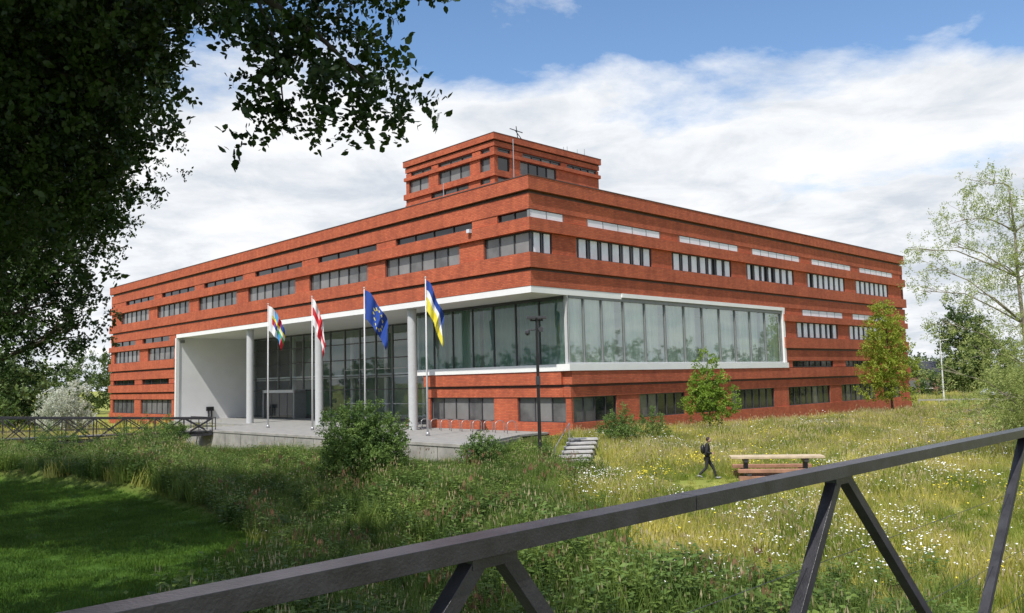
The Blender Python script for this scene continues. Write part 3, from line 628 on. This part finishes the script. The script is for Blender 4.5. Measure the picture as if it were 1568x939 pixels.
# ------------------------------------------------------------------ grass
def tuft(name,mats,nb,h0,h1,w,lean,rad_,heads=None,hn=0,hs=.05):
    V=[];F=[];MI=[]
    for i in range(nb):
        a=rng.uniform(0,6.28); r=rad_*math.sqrt(rng.random()); x,y=r*math.cos(a),r*math.sin(a); h=rng.uniform(h0,h1); b=rng.uniform(0,6.28); ln=rng.uniform(.1,1)*lean*h
        dx,dy=math.cos(b)*ln,math.sin(b)*ln; c=rng.uniform(0,6.28); wx,wy=math.cos(c)*w/2,math.sin(c)*w/2; i0=len(V)
        V+=[(x-wx,y-wy,-.05),(x+wx,y+wy,-.05),(x+dx*.35+wx*.8,y+dy*.35+wy*.8,h*.55),(x+dx*.35-wx*.8,y+dy*.35-wy*.8,h*.55),(x+dx,y+dy,h)]
        F+=[(i0,i0+1,i0+2,i0+3),(i0+3,i0+2,i0+4)]; MI+=[0,0]
        if i<hn:
            i0=len(V); q=hs
            if heads=='flower':
                t1,t2=rng.uniform(-.5,.5,2)
                for k in range(6):
                    an=k*math.pi/3; V.append((x+dx+q*math.cos(an),y+dy+q*math.sin(an),h+q*(math.cos(an)*t1+math.sin(an)*t2)))
                F.append(tuple(range(i0,i0+6))); MI.append(1)
            else:
                V+=[(x+dx-q*.35,y+dy,h+q),(x+dx,y+dy,h-q*.5),(x+dx+q*.35,y+dy,h+q),(x+dx,y+dy,h+3*q)]; F.append((i0,i0+1,i0+2,i0+3)); MI.append(1)
    me=bpy.data.meshes.new(name); me.from_pydata(V,[],F)
    for m_ in mats: me.materials.append(m_)
    me.polygons.foreach_set("material_index",MI); me.update()
    o=bpy.data.objects.new(name,me); COL.objects.link(o); return o
def herb(name,mat,n=7,h=1.0):
    P=[];Dr=[]
    for i in range(n):
        x,y=rng.normal(size=2)*.22; hh=h*rng.uniform(.6,1.1); lx,ly=rng.normal(size=2)*.12
        for j in range(13):
            u=.12+.88*j/13; an=j*2.4+rng.uniform(-.3,.3); P.append((x+lx*u,y+ly*u,hh*u)); Dr.append((math.cos(an),math.sin(an),.25-.5*(1-u)))
    P=np.array(P);Dr=np.array(Dr); v=leaves(P,Dr,np.tile([0,0,1.],(len(P),1))+rng.normal(size=P.shape)*.3,rng.uniform(.10,.2,len(P)),LEAF4*np.array([.8,1,1]))
    o=bpy.data.objects.new(name,npmesh(name,v,4,None,mat)); COL.objects.link(o); return o
def sample(n,y0,y1,kx=.66,pw=1.0):
    y=(y0**(1+pw)+rng.random(n)*(y1**(1+pw)-y0**(1+pw)))**(1/(1+pw)); x=(rng.random(n)*2-1)*kx*y; return x,y
PX,PY=8.4,37.0
def ok(x,y):
    s,t=st(x,y)
    bad=((s>-.25)&(t>-.3)&(s<61.2))|((s>-7.5)&(t>-1.95+.48*(s+7))&(s<=0)&(t<36.2))|((x>1.9)&(x<5.0)&(y>42.8)&(y<50.2))
    bad|=(np.abs(x-11.3)<1.8)&(np.abs(y-36.6)<1.1)
    return ~bad
def low_near(x,y):
    s,t=st(x,y)
    f=1-.62*np.exp(-((x-PX)/2.2)**2-((y-PY+1.2)/2.6)**2)
    f=f*(1-.5*np.exp(-((x-11)/2.5)**2-((y-35)/2.2)**2))
    f=f*(1-.5*sm(-12,-9,s)*sm(-4,0,t))
    f=f*(1-.5*np.exp(-((x-3)/2.0)**2-((y-42)/2.5)**2))
    return f
def lay(name,x,y,sc,protos):
    z=H(x,y); n=len(x); up=np.stack([rng.normal(size=n)*.08,rng.normal(size=n)*.08,np.ones(n)],1); e=empty(name); idx=rng.integers(0,len(protos),n)
    for q,pr in enumerate(protos):
        mk=idx==q
        if mk.sum(): scatter("patch",np.stack([x[mk],y[mk],z[mk]],1),up[mk],sc[mk],pr,e)
gm=[M['grass'],M['straw']]
prot=[tuft("tuft",gm,70,.20,.55,.022,.55,.42,'head',14,.03) for _ in range(3)]+[tuft("tuft",[M['grass'],M['daisy']],60,.22,.45,.022,.5,.42,'flower',4,.022),tuft("tuft",[M['grass'],M['yellow']],60,.2,.4,.022,.5,.42,'flower',3,.022)]
x,y=sample(27000,15,82); wv=weed_w(x,y); lv=lawn_w(x,y); k=(rng.random(len(x))>wv)&(lv<.3)&ok(x,y)
x,y=x[k],y[k]; patch=np.sin(x*.45+1.3)*np.sin(y*.4)+.6*np.sin(x*1.3+y*.9)*np.sin(y*1.1)+rng.normal(size=len(x))*.4
lay("meadow_grass",x,y,rng.uniform(.6,1.35,len(x))*(1+.38*np.clip(patch,-1.6,1.8))*(.8+y/130)*low_near(x,y),prot)
x,y=sample(8000,82,260,.75); k=ok(x,y)&(lawn_w(x,y)<.3); x,y=x[k],y[k]
lay("far_meadow_grass",x,y,rng.uniform(1.5,2.5,len(x)),[tuft("tuft",gm,50,.2,.4,.05,.5,.6,'head',5,.05)])
x,y=sample(9500,20,75); k=(x>2.5)&ok(x,y)&((np.sin(x*.5)*np.cos(y*.35)+.5*np.sin(x*1.4+2)*np.cos(y*.9)+rng.normal(size=9500)*.4)>.15); x,y=x[k],y[k]
yl=np.sin(x*.3+2)*np.sin(y*.25+1)>.15
lay("daisies",x[~yl],y[~yl],rng.uniform(.8,1.2,(~yl).sum())*low_near(x[~yl],y[~yl]),[tuft("tuft",[M['grass'],M['daisy']],14,.35,.62,.012,.3,.5,'flower',9,.028)])
lay("buttercups",x[yl],y[yl],rng.uniform(.8,1.2,yl.sum())*low_near(x[yl],y[yl]),[tuft("tuft",[M['grass'],M['yellow']],14,.3,.6,.012,.3,.5,'flower',12,.032)])
wm=[M['weed'],M['straw']]
x,y=sample(22000,14,62); k=(rng.random(len(x))<weed_w(x,y))&(lawn_w(x,y)<.5)&ok(x,y); x,y=x[k],y[k]
lay("tall_weeds",x,y,rng.uniform(.5,1.15,len(x))*(1+.3*np.sin(x*.6+y*.3)+.15*np.sin(x*1.7)*np.sin(y*1.2))*low_near(x,y),[tuft("tuft",wm,60,.5,1.15,.026,.4,.4,'head',7,.04),tuft("tuft",wm,60,.4,1.0,.03,.6,.45),herb("nettles",M['weed'],7,1.0),herb("nettles",M['lf_shrub'],6,.9)])
x,y=sample(1100,14,45); k=(weed_w(x,y)>.4)&ok(x,y)&(np.sin(x*.8)*np.sin(y*.6)>.1); x,y=x[k],y[k]
lay("sorrel",x,y,rng.uniform(.7,1.1,len(x))*low_near(x,y),[tuft("tuft",[M['weed'],M['sorrel']],9,1.0,1.45,.014,.15,.35,'head',8,.06)])
x,y=sample(20000,17,58); k=(lawn_w(x,y)>.5); x,y=x[k],y[k]
lay("lawn_grass",x,y,rng.uniform(.9,1.4,len(x)),[tuft("tuft",[M['lawn']],60,.04,.10,.014,.8,.38),tuft("tuft",[M['lawn'],M['daisy']],60,.04,.10,.014,.8,.38)])
# ------------------------------------------------------------------ person
M['cloth']=simple("black_jacket",(.018,.018,.022),.8); M['trous']=simple("dark_trousers",(.022,.022,.026),.85); M['skin']=simple("skin",(.50,.30,.22),.6,var=.05); M['hair']=simple("hair",(.03,.02,.015),.7); M['shoe']=simple("sneaker",(.25,.25,.25),.6)
PE=empty("walking_person",(PX,PY,Hf(PX,PY)+.03),(0,0,rad(-12)))
def skin(name,verts,edges,radii,mat,root=0,lv=2):
    me=bpy.data.meshes.new(name); me.from_pydata(verts,edges,[]); o=bpy.data.objects.new(name,me); COL.objects.link(o); o.parent=PE
    o.modifiers.new("skin","SKIN")
    for i,r in enumerate(radii):
        sv=me.skin_vertices[0].data[i]; sv.radius=(r,r) if not isinstance(r,tuple) else r; sv.use_root=(i==root)
    sb=o.modifiers.new("sub","SUBSURF"); sb.levels=lv; sb.render_levels=lv; me.materials.append(mat); o.modifiers["skin"].use_smooth_shade=True
    return o
skin("jacket",[(0,0,.93),(.01,0,1.12),(.02,0,1.32),(.03,0,1.46),(.06,0,1.54),(.02,.18,1.43),(-.02,.23,1.16),(.22,.15,1.09),(.02,-.18,1.43),(-.02,-.23,1.16),(.22,-.14,1.11)],
 [(0,1),(1,2),(2,3),(3,4),(3,5),(5,6),(6,7),(3,8),(8,9),(9,10)],[(.14,.15),(.13,.14),(.14,.14),(.10,.1),.055,.07,.055,.042,.07,.055,.042],M['cloth'])
skin("trousers",[(0,0,.95),(.01,.09,.86),(.24,.10,.48),(.36,.10,.08),(-.01,-.09,.86),(-.06,-.10,.47),(-.38,-.10,.18)],[(0,1),(1,2),(2,3),(0,4),(4,5),(5,6)],[.13,.095,.068,.05,.095,.068,.05],M['trous'])
for nm,px,py,pz,tl in (("shoe_l",.37,.10,.04,.15),("shoe_r",-.42,-.10,.11,-.5)):
    skin(nm,[(px-.05,py,pz+.01),(px+.08,py,pz-.08*tl),(px+.2,py,pz+.12*tl if tl<0 else pz+.02)],[(0,1),(1,2)],[.048,.045,.035],M['shoe'],lv=1)
for sy in (1,-1):
    hx_,hy_,hz=.26,.13*sy,1.10
    skin("hand",[(.22,.145*sy,1.095),(hx_,hy_,hz)],[(0,1)],[.026,.034],M['skin'],lv=1)
    for q in range(4): skin("finger",[(hx_,hy_,hz+.02-.017*q),(hx_+.045,hy_-.01*sy,hz+.025-.02*q),(hx_+.065-.004*abs(q-1),hy_-.045*sy,hz+.03-.02*q)],[(0,1),(1,2)],[.010,.009,.008],M['skin'],lv=1)
    skin("thumb",[(hx_-.01,hy_-.015*sy,hz+.03),(hx_+.02,hy_-.035*sy,hz+.055),(hx_+.04,hy_-.045*sy,hz+.06)],[(0,1),(1,2)],[.012,.010,.008],M['skin'],lv=1)
ph=MB(); ph.box(.30,.312,-.04,.04,1.06,1.20,'black'); ph.obj("phone",PE)
def ell(name,c,r,mat,sub=3,rot=(0,0,0),shape=None):
    bm=bmesh.new(); bmesh.ops.create_icosphere(bm,subdivisions=sub,radius=1)
    for v in bm.verts:
        if shape: shape(v)
        v.co=Vector((v.co.x*r[0],v.co.y*r[1],v.co.z*r[2]))
    me=bpy.data.meshes.new(name); bm.to_mesh(me); bm.free(); me.materials.append(mat); me.polygons.foreach_set("use_smooth",[True]*len(me.polygons))
    o=bpy.data.objects.new(name,me); COL.objects.link(o); o.parent=PE; o.location=c; o.rotation_euler=rot; return o
def fs(v):
    x,y,z=v.co
    if z<-.2: v.co.y*=1+.35*(z+.2); v.co.x+= .12*(-z-.2)
    if x>.8 and abs(y)<.22 and -.25<z<.12: v.co.x+=.22*(1-abs(z+.1)*2)
ell("head",(.10,0,1.68),(.098,.078,.12),M['skin'],3,(0,rad(18),0),fs)
ell("hair",(.075,0,1.715),(.102,.086,.105),M['hair'],3,(0,rad(-12),0))
for sy in (1,-1): ell("eye",(.185,.03*sy,1.67),(.012,.012,.009),M['black'],1); ell("ear",(.09,.08*sy,1.665),(.02,.01,.03),M['skin'],1)
ell("mouth",(.17,0,1.605),(.01,.025,.006),M['redp'],1)
ell("backpack",(-.18,0,1.28),(.10,.15,.22),M['black'],3)
# ------------------------------------------------------------------ distant bits on the right
def car(x,y,rot,col):
    c=MB(); k='car'+str(col); M[k]=simple("car_paint",col,.25,var=.02)
    prof=[(-2.1,.35),(-2.15,.8),(-1.9,1.0),(-1.4,1.42),(.4,1.45),(1.1,.98),(2.0,.85),(2.15,.6),(2.1,.35)]
    for sy in (-.85,.85): c.poly([(p[0],sy*(.86 if p[1]>1.1 else 1),p[1]) for p in (prof if sy<0 else prof[::-1])],k)
    for i in range(len(prof)):
        a=prof[i];b=prof[(i+1)%len(prof)]; fa=.86 if a[1]>1.1 else 1; fb=.86 if b[1]>1.1 else 1
        c.poly([(a[0],.85*fa,a[1]),(b[0],.85*fb,b[1]),(b[0],-.85*fb,b[1]),(a[0],-.85*fa,a[1])],k)
    for sy in (-1,1): c.poly([(q[0],sy*.87*(1 if q[1]<1.1 else .875),q[1]) for q in [(-1.75,1.0),(-1.35,1.36),(.35,1.38),(.95,1.0)]],'p_dark')
    c.poly([(.47,.7,1.42),(.47,-.7,1.42),(1.1,-.78,1.01),(1.1,.78,1.01)],'p_dark')
    for wx in (-1.35,1.35):
        for wy in (-.8,.8): c.tube([(wx,wy-.1,.33),(wx,wy+.1,.33)],.33,'rubber',16); c.tube([(wx,wy-.11,.33),(wx,wy+.11,.33)],.17,'steel',10)
    c.obj("parked_car",None,(x,y,-1.27),(0,0,rot))
M['asph']=simple("asphalt",(.06,.06,.06),.9)
rd=MB(); rd.bar((50,150,-1.28),(300,95,-1.28),8,.06,'asph'); rd.bar((50,150,-1.243),(300,95,-1.243),.12,.01,'f_white'); rd.obj("road")
car(81,141,rad(-12),(.65,.66,.68)); car(88,140,rad(-12),(.05,.06,.08)); car(93,138,rad(168),(.6,.6,.6))
hs=MB(); hs.box(-5,5,-4,4,-.2,4,'farbrick'); hs.poly([(-5.3,-4.4,3.9),(5.3,-4.4,3.9),(5.3,0,6.6),(-5.3,0,6.6)],'frame'); hs.poly([(5.3,4.4,3.9),(-5.3,4.4,3.9),(-5.3,0,6.6),(5.3,0,6.6)],'frame')
for sx in (-5,5): hs.poly([(sx,-4,4),(sx,4,4),(sx,0,6.4)],'farbrick')
for i in range(3):
    hs.box(-4+i*2.9,-2.4+i*2.9,-4.06,-3.9,1.2,2.8,'p_mid'); hs.box(-4.1+i*2.9,-2.3+i*2.9,-4.09,-3.95,1.1,1.2,'white')
hs.obj("brick_house",None,(84.5,172,-1.3),(0,0,rad(-15)))
lp=MB(); lp.tube([(0,0,-.2),(0,0,9)],[.12,.07],'pole',8); lp.bar((0,0,9),(1.2,0,9.2),.1,.08,'pole'); lp.obj("lamp_column",None,(61.5,120,-1.3))
fc=MB(); pr=None
for i in range(16):
    q=(54+i*2.4,112-i*.6); fc.box(q[0]-.06,q[0]+.06,q[1]-.06,q[1]+.06,-1.4,-.3,'conc')
    if pr: fc.bar((*pr,-.45),(*q,-.45),.05,.2,'conc')
    pr=q
fc.obj("guard_rail")
fc=MB(); pr=None
for i in range(14):
    q=(30+i*1.1,62-i*1.6); z=Hf(*q); fc.tube([(q[0],q[1],z-.1),(q[0],q[1],z+1.15)],.045,'bark_p',7)
    if pr:
        for dz in (.45,.8,1.1): fc.tube([(pr[0],pr[1],pr[2]+dz),(q[0],q[1],z+dz)],.006,'steel',4)
    pr=(q[0],q[1],z)
fc.obj("wire_fence")
# ------------------------------------------------------------------ light and sky
EL=55; hx,hy=-.485,-.875
sd=Vector((hx*math.cos(rad(EL)),hy*math.cos(rad(EL)),math.sin(rad(EL))))
L=bpy.data.lights.new("sun",'SUN'); L.energy=5.0; L.angle=rad(.5); L.color=(1,.955,.89); lo=bpy.data.objects.new("sun",L); COL.objects.link(lo)
lo.rotation_euler=(-sd).to_track_quat('-Z','Y').to_euler()
wd=bpy.data.worlds.new("World"); scene.world=wd; wd.use_nodes=True; nt=wd.node_tree; bg=nt.nodes["Background"]; wo=nt.nodes["World Output"]
sk=N(nt,"ShaderNodeTexSky"); sk.sky_type='NISHITA'; sk.sun_disc=False; sk.sun_elevation=rad(EL); sk.sun_rotation=math.atan2(hx,hy); sk.air_density=1.0; sk.dust_density=.6; sk.ozone_density=2.0
hsv=N(nt,"ShaderNodeHueSaturation"); hsv.inputs["Saturation"].default_value=1.1; hsv.inputs["Value"].default_value=1.2; nt.links.new(sk.outputs[0],hsv.inputs["Color"])
nt.links.new(hsv.outputs[0],bg.inputs[0]); bg.inputs[1].default_value=.15
tc=N(nt,"ShaderNodeTexCoord"); sp=N(nt,"ShaderNodeSeparateXYZ"); nt.links.new(tc.outputs["Generated"],sp.inputs[0])
def mth(op,a,b=None,clamp=False):
    n=N(nt,"ShaderNodeMath",operation=op,use_clamp=clamp)
    for i,v in enumerate((a,b)):
        if v is None: continue
        if isinstance(v,(int,float)): n.inputs[i].default_value=v
        else: nt.links.new(v,n.inputs[i])
    return n.outputs[0]
zc=mth('ADD',mth('MAXIMUM',sp.outputs[2],0),.16)
cb=N(nt,"ShaderNodeCombineXYZ"); nt.links.new(mth('DIVIDE',sp.outputs[0],zc),cb.inputs[0]); nt.links.new(mth('DIVIDE',sp.outputs[1],zc),cb.inputs[1]); cb.inputs[2].default_value=3.7
n1=noise(nt,cb.outputs[0],1.5,10,.60,.2)
cov=ramp(nt,sp.outputs[2],[(0,(.70,)*3),(.10,(.76,)*3),(.26,(.74,)*3),(.335,(.52,)*3),(.39,(.42,)*3),(.6,(.45,)*3),(1,(.45,)*3)])
msk=mth('ADD',n1,mth('SUBTRACT',cov,.5))
mk=ramp(nt,msk,[(.44,(0,0,0)),(.52,(.5,.5,.5)),(.61,(1,1,1))])
n2=noise(nt,cb.outputs[0],2.6,8,.6,.3)
den=mth('ADD',mth('MULTIPLY',n2,.95),mth('MULTIPLY',msk,.3))
cc=ramp(nt,den,[(.54,(1.0,1.0,1.0)),(.68,(.87,.895,.93)),(.84,(.64,.69,.76))])
b2_=N(nt,"ShaderNodeBackground"); nt.links.new(cc,b2_.inputs[0]); b2_.inputs[1].default_value=1.05
mxs=N(nt,"ShaderNodeMixShader"); nt.links.new(mk,mxs.inputs[0]); nt.links.new(bg.outputs[0],mxs.inputs[1]); nt.links.new(b2_.outputs[0],mxs.inputs[2]); nt.links.new(mxs.outputs[0],wo.inputs[0])
# ------------------------------------------------------------------ camera
p=rad(5.06);ph_=rad(1.39); R=Vector((1,0,0));F=Vector((0,math.cos(p),math.sin(p)));U=Vector((0,-math.sin(p),math.cos(p)))
r=math.cos(ph_)*R-math.sin(ph_)*U;u=math.sin(ph_)*R+math.cos(ph_)*U
cd=bpy.data.cameras.new("camera"); cam=bpy.data.objects.new("camera",cd); COL.objects.link(cam)
cam.matrix_world=Matrix(((r.x,u.x,-F.x,0),(r.y,u.y,-F.y,0),(r.z,u.z,-F.z,3.5),(0,0,0,1)))
cd.sensor_width=36; cd.lens=36*1275/1568; cd.clip_end=10000; cd.clip_start=.05
scene.camera=cam
scene.view_settings.view_transform='Standard'; scene.view_settings.look='None'; scene.view_settings.exposure=0
